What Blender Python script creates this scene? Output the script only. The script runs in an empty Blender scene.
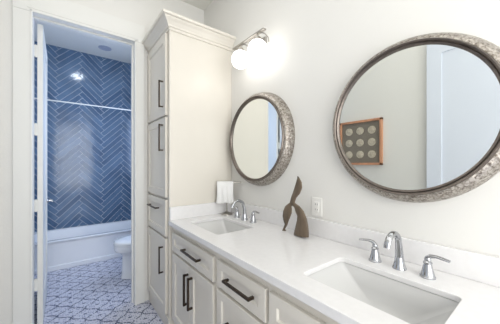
import bpy, bmesh, math, random
from mathutils import Vector, Matrix
random.seed(7)
C = bpy.context.scene.collection
scene = bpy.context.scene
PI = math.pi

# ------------------------------------------------------------------ camera
cam_data = bpy.data.cameras.new('camera')
cam = bpy.data.objects.new('camera', cam_data)
C.objects.link(cam)
cam.location = (-1.257, -2.458, 1.324)
cam.rotation_euler = (PI / 2, 0, math.radians(-37.918))
cam_data.sensor_width = 36
cam_data.lens = 36 * 240.08 / 500
cam_data.shift_y = 2.3 / 500
cam_data.clip_start = 0.02
scene.camera = cam

# ------------------------------------------------------------------ world, lights, exposure
world = bpy.data.worlds.new('world')
scene.world = world
world.use_nodes = True
world.node_tree.nodes['Background'].inputs[0].default_value = (0.9, 0.95, 1, 1)
world.node_tree.nodes['Background'].inputs[1].default_value = 0.3

scene.view_settings.view_transform = 'Standard'
scene.view_settings.look = 'None'
scene.view_settings.gamma = 1
scene.view_settings.use_curve_mapping = False
scene.view_settings.exposure = 0.27

def area(name, loc, rot, sx, sy, power, col):
    l = bpy.data.lights.new(name, 'AREA')
    l.shape = 'RECTANGLE'; l.size = sx; l.size_y = sy
    l.energy = power; l.color = col
    o = bpy.data.objects.new(name, l)
    o.location = loc; o.rotation_euler = rot
    C.objects.link(o)
    return o
GLOBE_E = 3.6
area('vanity_room_fill', (-0.95, -2.0, 3.03), (0, 0, 0), 1.0, 3.4, 10, (1, 0.985, 0.96))  # unseen soft panel added under the ceiling for flat, even light
area('near_daylight', (-0.8, -4.5, 1.6), (PI / 2, 0, 0), 1.4, 2.4, 42, (0.96, 0.98, 1))
area('left_fill', (-1.52, -3.7, 1.25), (0, -PI / 2, 0), 2.1, 0.9, 18, (1, 0.975, 0.94))  # unseen fill added at the left wall to brighten the vanity fronts
area('bath_daylight', (-.03, 0.75, 1.75), (0, PI / 2, 0), 1.2, 0.9, 18, (0.54, 0.68, 1))
BATH_LAMP_E = 40

# ------------------------------------------------------------------ materials
def lin(c):
    return tuple(((v / 255) / 12.92 if v / 255 <= 0.04045 else ((v / 255 + 0.055) / 1.055) ** 2.4) for v in c) + (1,)

def mat(name, col, rough=0.5, metal=0.0, noise=0.0, scale=8.0, bump=0.0, bscale=60.0, spec=0.5, stretch=(1, 1, 1), coat=0.0):
    m = bpy.data.materials.new(name); m.use_nodes = True
    nt = m.node_tree; b = nt.nodes['Principled BSDF']
    c = lin(col)
    b.inputs['Base Color'].default_value = c
    b.inputs['Roughness'].default_value = rough
    b.inputs['Metallic'].default_value = metal
    b.inputs['Specular IOR Level'].default_value = spec
    b.inputs['Coat Weight'].default_value = coat
    tc = nt.nodes.new('ShaderNodeTexCoord')
    mp = nt.nodes.new('ShaderNodeMapping'); mp.inputs['Scale'].default_value = stretch
    nt.links.new(tc.outputs['Object'], mp.inputs['Vector'])
    if noise > 0:
        n = nt.nodes.new('ShaderNodeTexNoise'); n.inputs['Scale'].default_value = scale; n.inputs['Detail'].default_value = 6
        nt.links.new(mp.outputs[0], n.inputs['Vector'])
        r = nt.nodes.new('ShaderNodeValToRGB')
        r.color_ramp.elements[0].position = 0.3; r.color_ramp.elements[1].position = 0.7
        r.color_ramp.elements[0].color = tuple(v * (1 - noise) for v in c[:3]) + (1,)
        r.color_ramp.elements[1].color = tuple(min(1, v * (1 + noise)) for v in c[:3]) + (1,)
        nt.links.new(n.outputs['Fac'], r.inputs['Fac'])
        nt.links.new(r.outputs['Color'], b.inputs['Base Color'])
    if bump > 0:
        n2 = nt.nodes.new('ShaderNodeTexNoise'); n2.inputs['Scale'].default_value = bscale; n2.inputs['Detail'].default_value = 4
        nt.links.new(mp.outputs[0], n2.inputs['Vector'])
        bp = nt.nodes.new('ShaderNodeBump'); bp.inputs['Strength'].default_value = bump; bp.inputs['Distance'].default_value = 0.01
        nt.links.new(n2.outputs['Fac'], bp.inputs['Height'])
        nt.links.new(bp.outputs[0], b.inputs['Normal'])
    return m

def emis(name, col, e):
    m = bpy.data.materials.new(name); m.use_nodes = True
    b = m.node_tree.nodes['Principled BSDF']
    b.inputs['Base Color'].default_value = (0.9, 0.9, 0.9, 1)
    b.inputs['Emission Color'].default_value = col
    b.inputs['Emission Strength'].default_value = e
    b.inputs['Roughness'].default_value = 0.2
    return m

M_wall = mat('wall_paint', (225, 224, 220), 0.55, bump=0.06, bscale=90, spec=0.3)
M_ceil = mat('ceiling_paint', (226, 225, 219), 0.8, bump=0.05, bscale=80)
M_trim = mat('trim_paint', (226, 226, 222), 0.35)
M_cab = mat('cabinet_paint', (219, 214, 204), 0.33, noise=0.015, scale=3)
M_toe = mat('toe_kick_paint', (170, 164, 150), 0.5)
M_quartz = mat('white_quartz', (229, 228, 228), 0.18, noise=0.02, scale=40)
M_porc = mat('porcelain', (236, 238, 240), 0.08)
M_basin = mat('sink_porcelain', (207, 207, 206), 0.12)
M_chrome = mat('chrome', (182, 184, 188), 0.09, metal=1)
M_nickel = mat('brushed_nickel', (176, 172, 166), 0.28, metal=1)
M_bronze = mat('bronze_pull', (66, 55, 45), 0.35, metal=0.7)
M_wood = mat('carved_wood', (101, 87, 71), 0.5, noise=0.32, scale=26, stretch=(1, 1, 0.3), bump=0.25, bscale=40)
M_artframe = mat('orange_wood', (196, 142, 110), 0.45, noise=0.2, scale=20, stretch=(1, 1, 0.2))
M_artback = mat('slate_linen', (128, 121, 111), 0.8, noise=0.1, scale=120)
M_disc = mat('pale_plaster', (192, 183, 166), 0.8, noise=0.15, scale=60, bump=0.5, bscale=90)
M_towel = mat('towel_terry', (240, 240, 239), 0.95, bump=0.6, bscale=260)
M_plate = mat('outlet_plastic', (236, 235, 231), 0.3)
M_slot = mat('outlet_slot', (70, 68, 66), 0.6)
M_doorpaint = mat('door_paint', (216, 222, 233), 0.3)
M_fiber = mat('tub_acrylic', (233, 236, 240), 0.12)
M_lens = mat('lamp_lens_off', (168, 172, 186), 0.3)
M_globe = emis('globe_glass_lit', (1, 0.97, 0.93, 1), GLOBE_E)
M_bathlamp = emis('bath_lamp_lit', (0.85, 0.92, 1, 1), BATH_LAMP_E)
M_rubber = mat('dark_rubber', (40, 38, 36), 0.7)

# antique hammered mirror frame
def frame_mat():
    m = mat('hammered_frame', (150, 140, 130), 0.38, metal=0.65)
    nt = m.node_tree; b = nt.nodes['Principled BSDF']
    tc = nt.nodes.new('ShaderNodeTexCoord')
    n = nt.nodes.new('ShaderNodeTexNoise'); n.inputs['Scale'].default_value = 85; n.inputs['Detail'].default_value = 6; n.inputs['Distortion'].default_value = 0.8
    nt.links.new(tc.outputs['Object'], n.inputs['Vector'])
    r = nt.nodes.new('ShaderNodeValToRGB')
    e = r.color_ramp.elements
    e[0].position = 0.34; e[0].color = lin((104, 95, 87))
    e[1].position = 0.66; e[1].color = lin((190, 184, 176))
    nt.links.new(n.outputs['Fac'], r.inputs['Fac'])
    nt.links.new(r.outputs['Color'], b.inputs['Base Color'])
    v = nt.nodes.new('ShaderNodeTexVoronoi'); v.inputs['Scale'].default_value = 60
    nt.links.new(tc.outputs['Object'], v.inputs['Vector'])
    bp = nt.nodes.new('ShaderNodeBump'); bp.inputs['Strength'].default_value = 0.5; bp.inputs['Distance'].default_value = 0.004
    nt.links.new(v.outputs['Distance'], bp.inputs['Height'])
    nt.links.new(bp.outputs[0], b.inputs['Normal'])
    return m
M_frame = frame_mat()
M_bead = mat('dark_pewter', (112, 104, 98), 0.3, metal=0.8, noise=0.15, scale=60)
M_mirror = mat('mirror_silver', (240, 243, 241), 0.0, metal=1)

# glossy blue tile, hue varies tile by tile
def tile_mat():
    m = mat('blue_glazed_tile', (82, 110, 160), 0.12, spec=0.45)
    nt = m.node_tree; b = nt.nodes['Principled BSDF']
    g = nt.nodes.new('ShaderNodeNewGeometry')
    r = nt.nodes.new('ShaderNodeValToRGB')
    e = r.color_ramp.elements
    e[0].color = lin((78, 102, 130)); e[1].color = lin((100, 124, 150))
    nt.links.new(g.outputs['Random Per Island'], r.inputs['Fac'])
    tc = nt.nodes.new('ShaderNodeTexCoord')
    n = nt.nodes.new('ShaderNodeTexNoise'); n.inputs['Scale'].default_value = 7; n.inputs['Detail'].default_value = 3
    nt.links.new(tc.outputs['Object'], n.inputs['Vector'])
    mx = nt.nodes.new('ShaderNodeMixRGB'); mx.blend_type = 'OVERLAY'; mx.inputs[0].default_value = 0.35
    nt.links.new(r.outputs['Color'], mx.inputs[1]); nt.links.new(n.outputs['Fac'], mx.inputs[2])
    nt.links.new(mx.outputs[0], b.inputs['Base Color'])
    n2 = nt.nodes.new('ShaderNodeTexNoise'); n2.inputs['Scale'].default_value = 16; n2.inputs['Detail'].default_value = 1
    nt.links.new(tc.outputs['Object'], n2.inputs['Vector'])
    bp = nt.nodes.new('ShaderNodeBump'); bp.inputs['Strength'].default_value = 0.05; bp.inputs['Distance'].default_value = 0.01
    nt.links.new(n2.outputs['Fac'], bp.inputs['Height']); nt.links.new(bp.outputs[0], b.inputs['Normal'])
    return m
M_tile = tile_mat()
M_grout = mat('pale_grout', (245, 246, 248), 0.8)

# printed cement floor tile: dotted petals on pale ground
def floor_mat():
    m = mat('petal_floor_tile', (214, 216, 224), 0.4)
    nt = m.node_tree; b = nt.nodes['Principled BSDF']; N = nt.nodes.new; L = nt.links.new
    tc = N('ShaderNodeTexCoord'); sep = N('ShaderNodeSeparateXYZ'); L(tc.outputs['Object'], sep.inputs[0])
    def mth(op, a, c=None, d=None):
        x = N('ShaderNodeMath'); x.operation = op
        for i, s in enumerate((a, c, d)):
            if s is None: continue
            if isinstance(s, (int, float)): x.inputs[i].default_value = s
            else: L(s, x.inputs[i])
        return x.outputs[0]
    P = 0.2
    u = mth('DIVIDE', mth('ADD', sep.outputs[0], sep.outputs[1]), P); v = mth('DIVIDE', mth('SUBTRACT', sep.outputs[0], sep.outputs[1]), P)
    u = mth('ADD', u, 100.41); v = mth('ADD', v, 100.6)
    bu = mth('MULTIPLY', mth('SINE', mth('MULTIPLY', v, 2 * PI)), .06); bv_ = mth('MULTIPLY', mth('SINE', mth('MULTIPLY', u, 2 * PI)), .06)
    fu = mth('FRACT', mth('ADD', u, bu)); fv = mth('FRACT', mth('ADD', v, bv_))
    eu = mth('GREATER_THAN', mth('ABSOLUTE', mth('SUBTRACT', fu, .5)), .448)
    ev = mth('GREATER_THAN', mth('ABSOLUTE', mth('SUBTRACT', fv, .5)), .448)
    edge = mth('MAXIMUM', eu, ev)
    # dots chop the outlines
    vo = N('ShaderNodeTexVoronoi'); vo.inputs['Scale'].default_value = 95
    L(tc.outputs['Object'], vo.inputs['Vector'])
    dots = mth('LESS_THAN', vo.outputs['Distance'], 0.62)
    edge = mth('MULTIPLY', edge, dots)
    # small motif dots everywhere
    vo2 = N('ShaderNodeTexVoronoi'); vo2.inputs['Scale'].default_value = 62; vo2.inputs['Randomness'].default_value = 0.55
    L(tc.outputs['Object'], vo2.inputs['Vector'])
    small = mth('LESS_THAN', vo2.outputs['Distance'], 0.36)
    # round stud at each petal centre and at lattice centre
    cu = mth('SUBTRACT', fu, 0.5); cv = mth('SUBTRACT', fv, 0.5)
    dc = mth('SQRT', mth('ADD', mth('MULTIPLY', cu, cu), mth('MULTIPLY', cv, cv)))
    stud = mth('LESS_THAN', dc, 0.075)
    mx1 = N('ShaderNodeMixRGB'); mx1.inputs[1].default_value = lin((208, 209, 220)); mx1.inputs[2].default_value = lin((132, 140, 170))
    L(small, mx1.inputs[0])
    mx2 = N('ShaderNodeMixRGB'); mx2.inputs[2].default_value = lin((62, 70, 100))
    L(mth('MAXIMUM', edge, stud), mx2.inputs[0]); L(mx1.outputs[0], mx2.inputs[1])
    L(mx2.outputs[0], b.inputs['Base Color'])
    return m
M_floor = floor_mat()

# ------------------------------------------------------------------ mesh helpers
class G:
    def __init__(s): s.bm = bmesh.new()
    def face(s, pts):
        try: return s.bm.faces.new([s.bm.verts.new(p) for p in pts])
        except ValueError: return None
    def box(s, x0, x1, y0, y1, z0, z1, bev=0.0, seg=2):
        t = bmesh.new()
        bmesh.ops.create_cube(t, size=1)
        for v in t.verts:
            v.co = Vector((x0 + (v.co.x + .5) * (x1 - x0), y0 + (v.co.y + .5) * (y1 - y0), z0 + (v.co.z + .5) * (z1 - z0)))
        if bev > 0: bmesh.ops.bevel(t, geom=t.edges[:], offset=bev, segments=seg, affect='EDGES', profile=0.5)
        s.merge(t); return s
    def merge(s, t, mtx=None):
        me = bpy.data.meshes.new('tmp'); t.to_mesh(me); t.free()
        if mtx: me.transform(mtx)
        s.bm.from_mesh(me); bpy.data.meshes.remove(me)
    def loft(s, rings, cap0=True, cap1=True, closed=True):
        vr = [[s.bm.verts.new(p) for p in r] for r in rings]
        n = len(vr[0])
        for a, b in zip(vr[:-1], vr[1:]):
            for i in range(n if closed else n - 1):
                j = (i + 1) % n
                s.bm.faces.new((a[i], a[j], b[j], b[i]))
        if cap0: s.bm.faces.new(list(reversed(vr[0])))
        if cap1: s.bm.faces.new(vr[-1])
        return s
    def tube(s, pts, r, seg=12, flat=None):
        pts = [Vector(p) for p in pts]; n = len(pts)
        rs = r if isinstance(r, (list, tuple)) else [r] * n
        rings = []; up = None
        for i, p in enumerate(pts):
            t = (pts[min(i + 1, n - 1)] - pts[max(i - 1, 0)]).normalized()
            if up is None:
                up = Vector((0, 0, 1)) if abs(t.z) < 0.9 else Vector((1, 0, 0))
            a = t.cross(up).normalized(); up = a.cross(t).normalized(); b = up
            rr = rs[i] if isinstance(rs[i], (tuple, list)) else (rs[i], rs[i])
            rings.append([p + a * math.cos(2 * PI * k / seg) * rr[0] + b * math.sin(2 * PI * k / seg) * rr[1] for k in range(seg)])
        return s.loft(rings)
    def lathe(s, prof, c=(0, 0, 0), axis='z', seg=32, cap0=True, cap1=True):
        rings = []
        for r, h in prof:
            ring = []
            for k in range(seg):
                a = 2 * PI * k / seg; x, y = r * math.cos(a), r * math.sin(a)
                if axis == 'z': p = (c[0] + x, c[1] + y, c[2] + h)
                elif axis == 'x': p = (c[0] + h, c[1] + x, c[2] + y)
                else: p = (c[0] + x, c[1] + h, c[2] + y)
                ring.append(p)
            rings.append(ring)
        return s.loft(rings, cap0, cap1)
    def shaker(s, y0, y1, z0, z1, xf, t=0.02, w=0.055, rec=0.009, bw=0.006):
        """framed front facing -X; the field is set back"""
        def rect(i, x): return [(x, y0 + i, z0 + i), (x, y1 - i, z0 + i), (x, y1 - i, z1 - i), (x, y0 + i, z1 - i)]
        s.loft([rect(0, xf + t), rect(0, xf + .002), rect(.002, xf), rect(w, xf), rect(w + bw, xf + rec)])
        return s
    def obj(s, name, m, parent=None, smooth=None, loc=None):
        bmesh.ops.recalc_face_normals(s.bm, faces=s.bm.faces[:])
        me = bpy.data.meshes.new(name); s.bm.to_mesh(me); s.bm.free()
        o = bpy.data.objects.new(name, me); C.objects.link(o)
        for q in (m if isinstance(m, list) else [m]): me.materials.append(q)
        if smooth is not None:
            me.polygons.foreach_set('use_smooth', [True] * len(me.polygons))
            me.set_sharp_from_angle(angle=math.radians(smooth))
        if parent:
            o.parent = parent
            o.matrix_parent_inverse = Matrix.Translation(-parent.location) if not parent.rotation_euler.z else parent.matrix_basis.inverted()
        return o

def tag(o, label, cat, group=None):
    o['label'] = label; o['category'] = cat
    if group: o['group'] = group
    return o
def thing(name, loc, label, cat, group=None):
    o = bpy.data.objects.new(name, None); C.objects.link(o); o.location = loc
    o.empty_display_size = 0.05
    return tag(o, label, cat, group)
def struct(name, g, m, parent=None, smooth=None):
    o = g.obj(name, m, parent, smooth)
    if parent is None: o['kind'] = 'structure'
    return o

# ------------------------------------------------------------------ room shell
XL, XBL, YN, YT, H = -1.630, -1.64, -4.6, 2.08, 3.06
struct('floor', G().box(XBL - .1, .1, YN - .1, YT + .12, -.1, 0), M_floor)
struct('ceiling', G().box(XBL - .1, .1, YN - .1, YT + .12, H, H + .1), M_ceil)
struct('wall_right', G().box(0, .1, YN - .1, YT + .12, 0, H), M_wall)
struct('wall_left', G().box(XL - .1, XL, YN, 0, 0, H), M_wall)
struct('wall_near', G().box(XL - .1, 0, YN - .1, YN, 0, H), M_wall)
struct('wall_bath_left', G().box(XBL - .1, XBL, 0.12, YT + .12, 0, H), M_wall)
OX0, OX1, OZ = -1.438, -0.726, 2.475
struct('wall_far', G().box(XBL - .1, OX0 - .02, 0, .12, 0, H).box(OX1 + .02, 0, 0, .12, 0, H).box(OX0 - .02, OX1 + .02, 0, .12, OZ + .02, H), M_wall)

# tiled wall behind the tub: every tile is cut to the wall, 45 degree herringbone
def clip(poly, x0, x1, z0, z1):
    for ax, lim, sg in ((0, x0, 1), (0, x1, -1), (1, z0, 1), (1, z1, -1)):
        out = []
        for i in range(len(poly)):
            a, b = poly[i], poly[(i + 1) % len(poly)]
            da, db = (a[ax] - lim) * sg, (b[ax] - lim) * sg
            if da >= 0: out.append(a)
            if (da >= 0) != (db >= 0):
                t = da / (da - db); out.append((a[0] + (b[0] - a[0]) * t, a[1] + (b[1] - a[1]) * t))
        poly = out
        if len(poly) < 3: return None
    return poly
tg = G(); W = 0.0677; n = 6; g_ = 0.0019
c45 = math.sqrt(.5)
OXT, OZT = -1.04 - 5.5 * 0.0677 * 0.70711, 1.3
def add_tile(xa, ya, xb, yb):
    pts = []
    for (a, b) in ((xa * W + g_, ya * W + g_), (xb * W - g_, ya * W + g_), (xb * W - g_, yb * W - g_), (xa * W + g_, yb * W - g_)):
        pts.append((OXT + (a - b) * c45, OZT + (a + b) * c45))
    p = clip(pts, XBL, 0, 0.3, H)
    if not p: return
    cx = sum(q[0] for q in p) / len(p); cz = sum(q[1] for q in p) / len(p)
    k = 0.97
    gx, gz = random.uniform(-.004, .004), random.uniform(-.004, .004)      # hand-set tiles, each a hair out of plane
    yy = lambda x, z, d: YT - d + gx * (x - cx) + gz * (z - cz)
    back = [(x, YT - .0002, z) for x, z in p]; mid = [(x, yy(x, z, .0026), z) for x, z in p]
    def ins(q):
        dx, dz = cx - q[0], cz - q[1]; d = math.hypot(dx, dz) or 1
        return (q[0] + dx / d * .002, yy(q[0], q[1], .0036), q[1] + dz / d * .002)
    tg.loft([back, mid, [ins(q) for q in p]], cap0=False)
for row in range(-60, 80):
    for m_ in range(-12, 12):
        x = row + 2 * n * m_
        add_tile(x, row, x + n, row + 1)
        add_tile(row, row - 2 * n + 1 + 2 * n * m_, row + 1, row - n + 1 + 2 * n * m_)
bk = struct('wall_bath_back', G().box(XBL - .1, 0, YT, YT + .12, 0, H), M_grout)
tg.obj('herringbone_tile', M_tile, bk)

# door casing with an inner bead, taller head board
cg = G()
cg.box(-1.547, OX0, -.02, 0, 0, OZ, .002).box(OX1, -.640, -.02, 0, 0, OZ, .002)
cg.box(-1.547, -.636, -.022, 0, OZ, 2.648, .002)
cg.box(OX0 - .014, OX0 - .002, -.027, -.018, 0, OZ + .014, .002).box(OX1 + .002, OX1 + .014, -.027, -.018, 0, OZ + .014, .002)
cg.box(OX0 - .014, OX1 + .014, -.027, -.018, OZ + .002, OZ + .014, .002)
cg.box(OX0 - .03, OX1 + .03, -.0255, -.018, OZ + .024, OZ + .032, .002)
struct('trim_1', cg, M_trim)
jg = G()
jg.box(OX0 - .02, OX0, 0, .122, 0, OZ + .02).box(OX1, OX1 + .02, 0, .122, 0, OZ + .02).box(OX0, OX1, 0, .122, OZ, OZ + .02)
jg.box(OX1 - .012, OX1, .045, .08, 0, OZ).box(OX0, OX1 - .012, .045, .08, OZ - .012, OZ)
struct('trim_2', jg, M_trim)
struct('baseboard_left', G().box(XL, XL + .015, YN, -.03, 0, .14, .003), M_trim)
struct('baseboard_bath_left', G().box(XBL, XBL + .015, .13, 1.36, 0, .14, .003), M_trim)

# bathroom door, swung back ninety degrees
DX0, DX1, DY0, DY1 = -1.421, -1.386, .128, .838
dg = G().box(DX0 + .008, DX1 - .008, DY0 + .1, DY1 - .1, .1, 2.4)
for a, b in ((DY0, DY0 + .115), (DY1 - .115, DY1)): dg.box(DX0, DX1, a, b, .012, 2.462, .0015)
for a, b in ((.012, .22), (2.345, 2.462)): dg.box(DX0, DX1, DY0 + .113, DY1 - .113, a, b, .0015)
d1 = struct('door_1', dg, M_trim)
for hz in (2.235, 1.605, .991, .354):
    hg = G().box(OX0, DX0 + .001, .118, .128, hz - .045, hz + .045).tube([(OX0 + .009, .124, hz - .05), (OX0 + .009, .124, hz + .05)], .0065, 10)
    hg.obj('hinge', M_trim, d1)
lg = G().lathe([(.028, 0), (.028, .006), (.022, .012), (.011, .014), (.011, .045), (.009, .05)], (DX1, .77, .95), 'x', 20)
lg.tube([(DX1 + .044, .775, .95), (DX1 + .046, .73, .951), (DX1 + .044, .66, .953)], [.009, .008, .006], 10)
lg.obj('door_lever', M_chrome, d1, 40)

# door leaf standing open against the left wall (seen in the large mirror)
EX0, EX1, EY0, EY1 = -1.625, -1.590, -2.45, -1.690
eg = G().box(EX0 + .008, EX1 - .010, EY0 + .1, EY1 - .1, .1, 2.4)
for a, b in ((EY0, EY0 + .115), (EY1 - .115, EY1)): eg.box(EX0, EX1, a, b, .012, 2.462, .0015)
for a, b in ((.012, .22), (2.345, 2.462)): eg.box(EX0, EX1, EY0 + .113, EY1 - .113, a, b, .0015)
d2 = struct('door_2', eg, M_doorpaint)

# ------------------------------------------------------------------ tall linen cabinet
FX = -.588           # face frame plane
DF = -.610           # front of doors
VC = -.563           # cabinet side
def pull(name, parent, c, length, vertical, s=.0065, proj=.03):
    """square bar pull on two posts, standing off a front that faces -X; c = centre on the front"""
    x, y, z = c; h = length / 2; g = G()
    if vertical:
        g.box(x - proj - s, x - proj + s, y - s, y + s, z - h, z + h, .0015, 1)
        for q in (-h + .008, h - .008): g.box(x - proj, x, y - s, y + s, z + q - s, z + q + s, .001, 1)
    else:
        g.box(x - proj - s, x - proj + s, y - h, y + h, z - s, z + s, .0015, 1)
        for q in (-h + .008, h - .008): g.box(x - proj, x, y + q - s, y + q + s, z - s, z + s, .001, 1)
    return g.obj(name, M_bronze, parent)

tc_ = thing('linen_cabinet', (-.3, -.28, 0), 'tall off-white linen cabinet with crown top between doorway and vanity', 'cabinet')
G().box(FX, -.001, VC, -.001, 0.09, 2.41, .0015).obj('carcass', M_cab, tc_)
G().box(FX - .010, -.001, VC + .001, -.024, 0, .095, .003).obj('plinth', M_cab, tc_)
G().box(FX - .003, FX + .035, VC - .0012, VC + .02, .095, 2.39, .0015).obj('corner_stile', M_cab, tc_)
# crown: stacked profile swept round the two exposed sides
prof = [(0, 2.388), (.010, 2.390), (.012, 2.408), (.020, 2.412), (.024, 2.424), (.040, 2.446), (.056, 2.462), (.060, 2.470), (.075, 2.474), (.078, 2.492), (.076, 2.494)]
kg = G(); rings = []
for d, z in prof:
    rings.append([(FX - d, -.001, z), (FX - d, VC - d, z), (-.001, VC - d, z)])
vr = [[kg.bm.verts.new(p) for p in r] for r in rings]
for a, b in zip(vr[:-1], vr[1:]):
    for i in range(2): kg.bm.faces.new((a[i], a[i + 1], b[i + 1], b[i]))
tp = [kg.bm.verts.new((-.001, -.001, 2.494))]
kg.bm.faces.new(vr[-1] + tp)
bt = [kg.bm.verts.new((-.001, -.001, 2.388))]
kg.bm.faces.new(list(reversed(vr[0])) + bt)
kg.obj('crown_molding', M_cab, tc_)
y0, y1 = VC + .042, -.005
for name, z0, z1, hc in (('door', 1.722, 2.380, (-.462, 1.900, True)), ('door', 1.058, 1.704, (-.462, 1.543, True)),
                         ('drawer', .742, 1.038, (-.245, .953, False)), ('door', .115, .724, (-.462, .543, True))):
    f = G().shaker(y0, y1, z0, z1, DF, .0195, .058 if name == 'door' else .05).obj(name, M_cab, tc_)
    p = pull('handle', f, (DF, hc[0], hc[1]), .222 if hc[2] else .25, hc[2], .0055)

# ------------------------------------------------------------------ vanity units
VF, VD = -.567, -.587
def unit(label, ya, yb):
    t = thing('vanity_cabinet', (-.3, (ya + yb) / 2, 0), label, 'cabinet', 'base cabinets under the vanity counter')
    G().box(VF + .019, -.002, ya, yb, .101, .69 if 'sink' in label else .842, .001).box(VF, VF + .02, ya, yb, .10, .843, .001).obj('carcass', M_cab, t)
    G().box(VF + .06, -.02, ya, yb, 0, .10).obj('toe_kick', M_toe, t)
    return t
A = unit('off-white sink base beside the tall cabinet, two doors under one drawer front', -1.277, VC - .005)
f = G().shaker(-1.255, -.607, .655, .798, VD, .0195, .045).obj('drawer', M_cab, A)
pull('handle', f, (VD, -.985, .733), .245, False)
for a, b, hy in ((-1.255, -.933, -.980), (-.929, -.607, -.914)):
    f = G().shaker(a, b, .115, .637, VD, .0195, .06).obj('door', M_cab, A)
    pull('handle', f, (VD, hy, .478), .212, True)
B = unit('off-white drawer stack in the middle between both sink bases', -1.712, -1.2775)
for z0, z1, hz in ((.655, .798, .731), (.390, .637, .505), (.115, .372, .25)):
    f = G().shaker(-1.701, -1.300, z0, z1, VD, .0195, .045).obj('drawer', M_cab, B)
    pull('handle', f, (VD, -1.520, hz), .222, False)
D = unit('off-white sink base nearest the viewer, below the large mirror', -2.42, -1.7125)
f = G().shaker(-2.372, -1.724, .655, .798, VD, .0195, .045).obj('drawer', M_cab, D)
pull('handle', f, (VD, -2.10, .733), .245, False)
for a, b, hy in ((-2.372, -2.050, -2.09), (-2.046, -1.724, -2.01)):
    f = G().shaker(a, b, .115, .637, VD, .0195, .06).obj('door', M_cab, D)
    pull('handle', f, (VD, hy, .478), .212, True)

# ------------------------------------------------------------------ countertop with two sink cut-outs
CT, CB = .88, .858
def rrect(x0, x1, y0, y1, r, z, seg=6):
    pts = []
    for cx, cy, a0 in ((x1 - r, y1 - r, 0), (x0 + r, y1 - r, 90), (x0 + r, y0 + r, 180), (x1 - r, y0 + r, 270)):
        for k in range(seg + 1):
            a = math.radians(a0 + 90 * k / seg)
            pts.append((cx + r * math.cos(a), cy + r * math.sin(a), z))
    return pts
SINKS = [(-.490, -.190, -1.142, -.712), (-.492, -.205, -2.262, -1.818)]
qg = G(); bm = qg.bm
loops = [[(-.600, VC - .002, CT), (-.600, -2.44, CT), (-.0005, -2.44, CT), (-.0005, VC - .002, CT)]]
for s in SINKS: loops.append(rrect(*s, .022, CT))
eds = []
for lp in loops:
    vs = [bm.verts.new(p) for p in lp]
    for i in range(len(vs)): eds.append(bm.edges.new((vs[i], vs[(i + 1) % len(vs)])))
bmesh.ops.triangle_fill(bm, use_beauty=True, use_dissolve=False, edges=eds, normal=(0, 0, 1))
ext = bmesh.ops.extrude_face_region(bm, geom=bm.faces[:])
bmesh.ops.translate(bm, verts=[e for e in ext['geom'] if isinstance(e, bmesh.types.BMVert)], vec=(0, 0, CB - CT))
ct = qg.obj('countertop', M_quartz)
bv = ct.modifiers.new('bevel', 'BEVEL'); bv.width = .003; bv.segments = 2; bv.limit_method = 'ANGLE'; bv.angle_limit = 1.0
tag(ct, 'long white quartz countertop running along the vanity with two sink cutouts', 'countertop')
G().box(-.6004, -.570, -2.4395, VC - .0025, .8445, .8798, .002).obj('front_edge', M_quartz, ct)
bs = G().box(-.020, -.0005, -2.44, VC - .002, CT + .0003, .985, .002).obj('backsplash', M_quartz)
tag(bs, 'long white quartz backsplash strip along the mirror wall behind the faucets', 'backsplash')
ss = G().box(-.592, -.0205, VC - .022, VC - .002, CT + .0003, .985, .002).obj('side_splash', M_quartz)
tag(ss, 'short white quartz splash strip on the counter against the tall cabinet side', 'backsplash')

# ------------------------------------------------------------------ undermount sinks
def sink(s, label):
    x0, x1, ya, yb = s; cx, cy = (x0 + x1) / 2, (ya + yb) / 2
    t = thing('sink', (cx, cy, .74), label, 'sink', 'undermount sinks')
    g = G(); R = []
    for ix, iy, z, r in ((-.02, -.02, CB - .001, .03), (-.002, -.002, CB - .001, .024), (.001, .004, CB - .012, .022), (.008, .030, .828, .020), (.014, .070, .792, .020),
                         (.020, .110, .756, .024), (.034, .140, .738, .026), (.06, .165, .732, .03), (.12, .195, .729, .015)):
        R.append(rrect(x0 + ix, x1 - ix, ya + iy, yb - iy, r, z))
    g.loft(R, cap0=False)
    o = g.obj('basin', M_basin, t, 50)
    so = o.modifiers.new('thick', 'SOLIDIFY'); so.thickness = .008; so.offset = -1
    G().lathe([(.024, 0), (.024, .003), (.019, .0045), (.017, .002), (.006, .002), (.005, .005), (.001, .006)], (cx, cy, .7295), 'z', 24).obj('drain', M_chrome, t, 40)
sink(SINKS[0], 'rectangular white undermount sink nearest the tall cabinet')
sink(SINKS[1], 'rectangular white undermount sink in the foreground under the large mirror')

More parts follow.
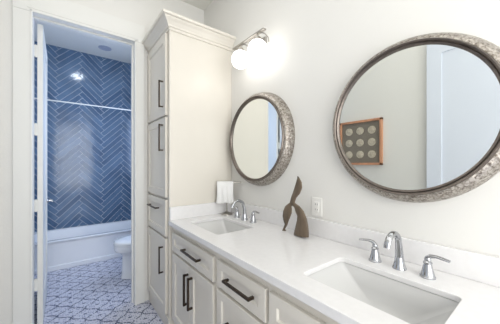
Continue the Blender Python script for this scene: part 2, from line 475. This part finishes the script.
# ------------------------------------------------------------------ widespread faucets
def faucet(x, y, dy, label):
    t = thing('faucet', (x, y, CT), label, 'faucet', 'widespread chrome faucets')
    g = G()
    g.lathe([(.027, 0), (.027, .005), (.024, .009), (.019, .03), (.016, .05)], (x, y, CT), 'z', 24)
    pts, rs = [], []
    for k in range(8):
        q = k / 7; pts.append((x - .010 * q * q, y, CT + .04 + .073 * q)); rs.append((.0165 - .0035 * q, .0165 - .0035 * q))
    for k in range(1, 11):
        a = math.radians(k * 15.0)
        pts.append((x - .010 - .054 + .054 * math.cos(a), y, CT + .113 + .046 * math.sin(a))); rs.append((.0128, .0128 - .0004 * k))
    px, _, pz = pts[-1]
    pts.append((px - .008, y, pz - .014)); rs.append((.0125, .0088))
    pts.append((px - .012, y, pz - .025)); rs.append((.012, .0088))
    g.tube(pts, rs, 16)
    g.obj('spout', M_chrome, t, 40)
    for sg in (1, -1):
        hy = y + sg * dy
        h = G().lathe([(.027, 0), (.027, .005), (.024, .008), (.019, .028), (.0145, .050), (.0135, .053), (.0155, .055), (.0155, .060), (.011, .064), (.012, .070), (.010, .077), (.004, .080)], (x, hy, CT), 'z', 24).obj('handle', M_chrome, t, 40)
        G().tube([(x, hy - sg * .004, CT + .074), (x, hy + sg * .010, CT + .085), (x, hy + sg * .028, CT + .088), (x - .002, hy + sg * .050, CT + .086), (x - .003, hy + sg * .070, CT + .083)],
                 [(.008, .008), (.009, .008), (.0085, .006), (.010, .0055), (.011, .0045)], 12).obj('lever', M_chrome, h, 50)
faucet(-.112, -.918, .108, 'chrome widespread faucet behind the far sink beside the towel')
faucet(-.124, -2.041, .101, 'chrome widespread faucet behind the foreground sink')

# ------------------------------------------------------------------ round mirrors
def mirror(y, label):
    z, k, dp = 1.523, .971, 1.25
    pf = lambda p: [(r * k, x * dp) for r, x in p]
    t = thing('mirror', (0, y, z), label, 'mirror', 'round framed vanity mirrors')
    G().lathe(pf([(.382, -.0005), (.3835, -.008), (.381, -.018), (.374, -.034), (.364, -.048), (.354, -.056), (.346, -.058), (.346, -.0005)]), (0, y, z), 'x', 96, False, False).obj('frame', M_frame, t, 60)
    G().lathe(pf([(.3455, -.048), (.3455, -.060), (.341, -.064), (.336, -.062), (.334, -.057), (.329, -.060), (.324, -.058), (.3215, -.050), (.3215, -.046)]), (0, y, z), 'x', 96, False, False).obj('inner_rim', M_bead, t, 60)
    G().lathe(pf([(.343, -.046), (.343, -.050)]), (0, y, z), 'x', 96).obj('glass', M_mirror, t)
    return t
mirror(-.977, 'farther round mirror in hammered silver frame, hung under the globe light')
mirror(-2.031, 'large round mirror at right in hammered silver frame, reflecting framed art')

# ------------------------------------------------------------------ globe light
vl = thing('vanity_light', (0, -1.0, 2.25), 'brushed nickel wall light with two lit white globes above the far mirror', 'wall light')
G().box(-.018, -.0005, -1.06, -.94, 2.20, 2.32, .004).obj('backplate', M_nickel, vl)
bar = G().box(-.155, -.125, -1.192, -.806, 2.270, 2.281, .002)
bar.tube([(-.14, -1.0, 2.2755), (-.015, -1.0, 2.2755)], .006, 12)
bar.obj('bar', M_nickel, vl)
for gy in (-.900, -1.114):
    a = G().lathe([(.006, .113), (.006, .095), (.024, .088), (.030, .070), (.030, .058)], (-.14, gy, 2.159), 'z', 20)
    a.tube([(-.14, gy - .03, 2.272), (-.125, gy - .062, 2.255), (-.105, gy - .078, 2.225), (-.10, gy - .078, 2.195)], .004, 8)
    a.obj('arm', M_nickel, vl, 40)
    G().lathe([(.071 * math.sin(PI * (k + .02) / 20.04), -.071 * math.cos(PI * (k + .02) / 20.04)) for k in range(21)], (-.14, gy, 2.159), 'z', 32).obj('globe', M_globe, vl, 80)

# ------------------------------------------------------------------ outlet
ol = thing('outlet', (0, -1.53, 1.058), 'white wall outlet above the backsplash, right of the wooden sculpture', 'outlet')
G().box(-.006, -.0003, -1.568, -1.492, 1.000, 1.116, .0025).obj('cover_plate', M_plate, ol)
rp = G().box(-.0085, -.005, -1.547, -1.513, 1.026, 1.090, .001).obj('receptacle', M_plate, ol)
for z in (1.074, 1.042):
    for dy in (-.007, .007): G().box(-.0088, -.008, -1.53 + dy - .0012, -1.53 + dy + .0012, z - .005, z + .005).obj('slot', M_slot, rp)
for z in (1.010, 1.106): G().lathe([(.0032, -.0075), (.0032, -.0055)], (0, -1.53, z), 'x', 12).obj('screw', M_plate, ol)

# ------------------------------------------------------------------ towel stand and towel
TX, TY = -.108, -.648
dx, dy = .85, -.527
ts = thing('towel_stand', (TX, TY, CT), 'chrome countertop towel stand beside the far sink', 'towel stand')
G().lathe([(.052, 0), (.052, .006), (.046, .012), (.02, .02), (.010, .028), (.008, .04)], (TX, TY, CT), 'z', 32).obj('base', M_nickel, ts, 40)
G().tube([(TX, TY, CT + .03), (TX, TY, 1.162)], .006, 12).obj('post', M_nickel, ts, 40)
ag = G().tube([(TX - dx * .08, TY - dy * .08, 1.162), (TX + dx * .122, TY + dy * .122, 1.162)], .0055, 12)
for q in (-.082, .124):
    ag.lathe([(.001, -.009), (.007, -.006), (.009, 0), (.007, .006), (.001, .009)], (TX + dx * q, TY + dy * q, 1.162), 'z', 12)
ag.obj('crossbar', M_nickel, ts, 40)
# towel: a folded sheet hung over the bar
nu, nv = 22, 40
wv = G(); grid = []
nxv = Vector((-dy, dx, 0))  # across the bar
for side_i in range(nv + 1):
    s = -1 + 2 * side_i / nv
    row = []
    for ui in range(nu + 1):
        q = -.088 + .146 * ui / nu
        L_ = abs(s)
        fall = max(0, L_ - .06) * (.192 if s < 0 else .178)
        if L_ < .06:
            a = s / .06 * PI / 2; off = .0095 * math.sin(a); zz = 1.1615 + .0085 * math.cos(a)
        else:
            off = math.copysign(.0095 + .012 * (L_ - .06) + .008 * L_ * math.sin(ui * .95 + 1.2 * s), s); zz = 1.1615 - fall
        shr = 1 - .06 * math.sin(PI * min(1, L_)) + .03 * L_
        row.append((TX + dx * q * shr + nxv.x * off, TY + dy * q * shr + nxv.y * off, zz - .004 * L_ * math.sin(ui * .4)))
    grid.append(row)
vr = [[wv.bm.verts.new(p) for p in r] for r in grid]
for a, b in zip(vr[:-1], vr[1:]):
    for i in range(nu): wv.bm.faces.new((a[i], a[i + 1], b[i + 1], b[i]))
tw = wv.obj('hand_towel', M_towel, None, 180)
so = tw.modifiers.new('thick', 'SOLIDIFY'); so.thickness = .005; so.offset = 1
tag(tw, 'white hand towel draped over the crossbar of the chrome stand', 'towel')

# ------------------------------------------------------------------ carved wooden sculpture
SX = -.112
def loft_yz(g, secs, depth):
    """sections: (y_left, z_left, y_right, z_right, half depth) -> ellipse rings"""
    rings = []
    for (ya, za, yb, zb, hd) in secs:
        c = Vector((SX, (ya + yb) / 2, (za + zb) / 2)); h = Vector((0, (ya - yb) / 2, (za - zb) / 2))
        rings.append([c + h * math.cos(2 * PI * k / 16) + Vector((.70, .71, 0)) * (hd * depth * math.sin(2 * PI * k / 16)) for k in range(16)])
    g.loft(rings)
SCULPT_BLADE = [(-1.464, 1.252, -1.474, 1.252, 0.003), (-1.462, 1.236, -1.486, 1.237, 0.008), (-1.454, 1.214, -1.501, 1.217, 0.013), (-1.442, 1.183, -1.505, 1.181, 0.017), (-1.428, 1.147, -1.488, 1.145, 0.02), (-1.413, 1.115, -1.46, 1.117, 0.019), (-1.403, 1.085, -1.446, 1.087, 0.017), (-1.397, 1.062, -1.458, 1.064, 0.015)]
SCULPT_LEG = [(-1.401, 1.082, -1.409, 1.067, 0.008), (-1.413, 1.08, -1.43, 1.06, 0.013), (-1.442, 1.085, -1.44, 1.052, 0.018), (-1.482, 1.069, -1.448, 1.029, 0.024), (-1.517, 1.041, -1.464, 1.004, 0.029), (-1.539, 1.002, -1.46, 0.972, 0.033), (-1.55, 0.96, -1.448, 0.933, 0.037), (-1.555, 0.926, -1.438, 0.897, 0.039), (-1.555, 0.894, -1.434, 0.8815, 0.039)]
SCULPT_LEAF = [(-1.432, 1.082, -1.438, 1.068, 0.008), (-1.392, 1.074, -1.418, 1.059, 0.013), (-1.36, 1.051, -1.422, 1.04, 0.019), (-1.342, 1.016, -1.42, 1.015, 0.021), (-1.337, 0.982, -1.409, 0.988, 0.02), (-1.344, 0.954, -1.394, 0.96, 0.016), (-1.357, 0.931, -1.384, 0.933, 0.01), (-1.339, 0.895, -1.364, 0.903, 0.008), (-1.33, 0.883, -1.373, 0.889, 0.009)]
sc = G()
for secs in (SCULPT_BLADE, SCULPT_LEG, SCULPT_LEAF): loft_yz(sc, secs, .8)
scu = sc.obj('sculpture', M_wood, None, 180)
rm = scu.modifiers.new('remesh', 'REMESH'); rm.mode = 'VOXEL'; rm.voxel_size = .003; rm.use_smooth_shade = True
sm = scu.modifiers.new('smooth', 'SMOOTH'); sm.iterations = 6; sm.factor = .5
tag(scu, 'brown carved wooden sculpture of curling leaf shapes on the white counter', 'sculpture')

# ------------------------------------------------------------------ framed art on the left wall (seen in the large mirror)
ay0, ay1, az0, az1 = -1.281, -.777, 1.317, 1.8355
ar = thing('framed_art', (XL, (ay0 + ay1) / 2, (az0 + az1) / 2), 'orange wood framed art with nine pale discs on the left wall', 'picture')
fg = G()
for b in ((ay0, ay1, az0, az0 + .024), (ay0, ay1, az1 - .024, az1), (ay0, ay0 + .024, az0, az1), (ay1 - .024, ay1, az0, az1)):
    fg.box(XL + .0005, XL + .035, b[0], b[1], b[2], b[3], .002)
fg.obj('frame', M_artframe, ar)
G().box(XL + .001, XL + .012, ay0 + .02, ay1 - .02, az0 + .02, az1 - .02).obj('backing', M_artback, ar)
for i in range(3):
    for j in range(3):
        G().lathe([(.044, 0), (.044, .004), (.040, .008), (.028, .006), (.024, .009), (.001, .010)], (XL + .012, (ay0 + ay1) / 2 + (i - 1) * .136, (az0 + az1) / 2 + (j - 1) * .138), 'x', 24).obj('disc', M_disc, ar, 40)

# ------------------------------------------------------------------ bathroom beyond the door
tb = thing('bathtub', (-.8, 1.73, 0), 'white alcove bathtub against the blue herringbone tile', 'bathtub')
bx0, bx1, by0, by1, bz = XBL + .001, -.001, 1.385, YT - .009, .372
bg = G(); R = []
for i, z, r in ((.02, .0, .004), (.02, .33, .004), (.004, .345, .006), (0, .362, .012), (.006, bz, .016), (.060, bz, .10), (.072, bz - .012, .11), (.10, .16, .12), (.13, .10, .12), (.20, .085, .1)):
    R.append(rrect(bx0 + i * (0 if z < .34 and False else 1), bx1 - i, by0 + i, by1 - i, max(r, .003), z))
bg.loft(R)
bg.obj('tub_shell', M_fiber, tb, 40)
G().box(bx0 + .02, bx1 - .02, by0 + .006, by0 + .03, 0, .055, .004).obj('apron_ledge', M_fiber, tb)

cr = thing('curtain_rod', (-.8, 1.42, 2.12), 'slim white shower curtain rod spanning above the bathtub', 'curtain rod')
G().tube([(XBL + .004, 1.42, 2.12), (-.004, 1.42, 2.12)], .0085, 14).obj('rod', M_trim, cr, 40)
for x in (XBL + .0005, -.0155): G().lathe([(.03, 0), (.03, .006), (.016, .015)] if x < -1 else [(.016, 0), (.03, .009), (.03, .015)], (x, 1.42, 2.12), 'x', 20).obj('flange', M_trim, cr, 40)

# toilet, bowl pointing to the left
TYc = .66
to = thing('toilet', (-.4, TYc, 0), 'white toilet beside the bathtub, half hidden by the door casing', 'toilet')
def oval(cx, rx, ry, z, nn=32, back=None):
    pts = []
    for k in range(nn):
        a = 2 * PI * k / nn; x = math.cos(a) * rx; y = math.sin(a) * ry
        if back is not None and x > back: x = back
        pts.append((cx + x, TYc + y, z))
    return pts
bw = G().loft([oval(-.43, .295, .115, 0), oval(-.43, .295, .115, .02), oval(-.43, .288, .10, .04), oval(-.44, .275, .095, .16), oval(-.44, .272, .10, .26), oval(-.45, .285, .12, .295), oval(-.51, .276, .165, .32), oval(-.53, .266, .185, .345), oval(-.535, .264, .187, .392)])
bw.box(-.34, -.03, TYc - .15, TYc + .15, .25, .385, .02)
bw.obj('bowl', M_porc, to, 50)
G().loft([oval(-.54, .258, .188, .393, 32, .2), oval(-.54, .262, .192, .40, 32, .2), oval(-.54, .26, .19, .412, 32, .2)]).obj('seat', M_porc, to, 50)
G().loft([oval(-.54, .258, .188, .414, 32, .2), oval(-.54, .260, .19, .424, 32, .2), oval(-.54, .245, .175, .444, 32, .19), oval(-.54, .15, .1, .456, 32, .12)]).obj('lid', M_porc, to, 50)
G().box(-.215, -.012, TYc - .20, TYc + .20, .37, .73, .02, 3).obj('tank', M_porc, to, 40)
G().box(-.225, -.006, TYc - .21, TYc + .21, .73, .765, .008, 3).obj('tank_lid', M_porc, to, 40)
G().tube([(-.213, TYc + .14, .67), (-.235, TYc + .14, .67), (-.237, TYc + .06, .665)], .006, 10).obj('flush_lever', M_chrome, to, 40)

# recessed lights in the bathroom ceiling
def can(x, y, r, lens_m, label):
    t = thing('ceiling_light', (x, y, H), label, 'ceiling light')
    G().lathe([(r, -.0005), (r, -.006), (r - .012, -.009), (r - .02, -.004), (r - .02, -.0005)], (x, y, H), 'z', 40, False, False).obj('trim_ring', M_lens, t, 40)
    G().lathe([(r - .019, -.001), (r - .019, -.004)], (x, y, H), 'z', 40).obj('lens', lens_m, t)
can(-.762, 1.70, .085, M_lens, 'unlit recessed ceiling light above the bathtub')
fm = thing('ceiling_light', (-1.04, .868, H), 'lit domed flush ceiling light in the bathroom in front of the tub', 'ceiling light')
G().lathe([(.095, -.0005), (.095, -.014), (.082, -.018), (.082, -.0005)], (-1.04, .868, H), 'z', 40, False, False).obj('trim_ring', M_nickel, fm, 40)
G().lathe([(.081 * math.cos(math.radians(k * 9.9)), -.016 - .060 * math.sin(math.radians(k * 9.9))) for k in range(10)], (-1.04, .868, H), 'z', 40).obj('glass_dome', M_bathlamp, fm, 60)
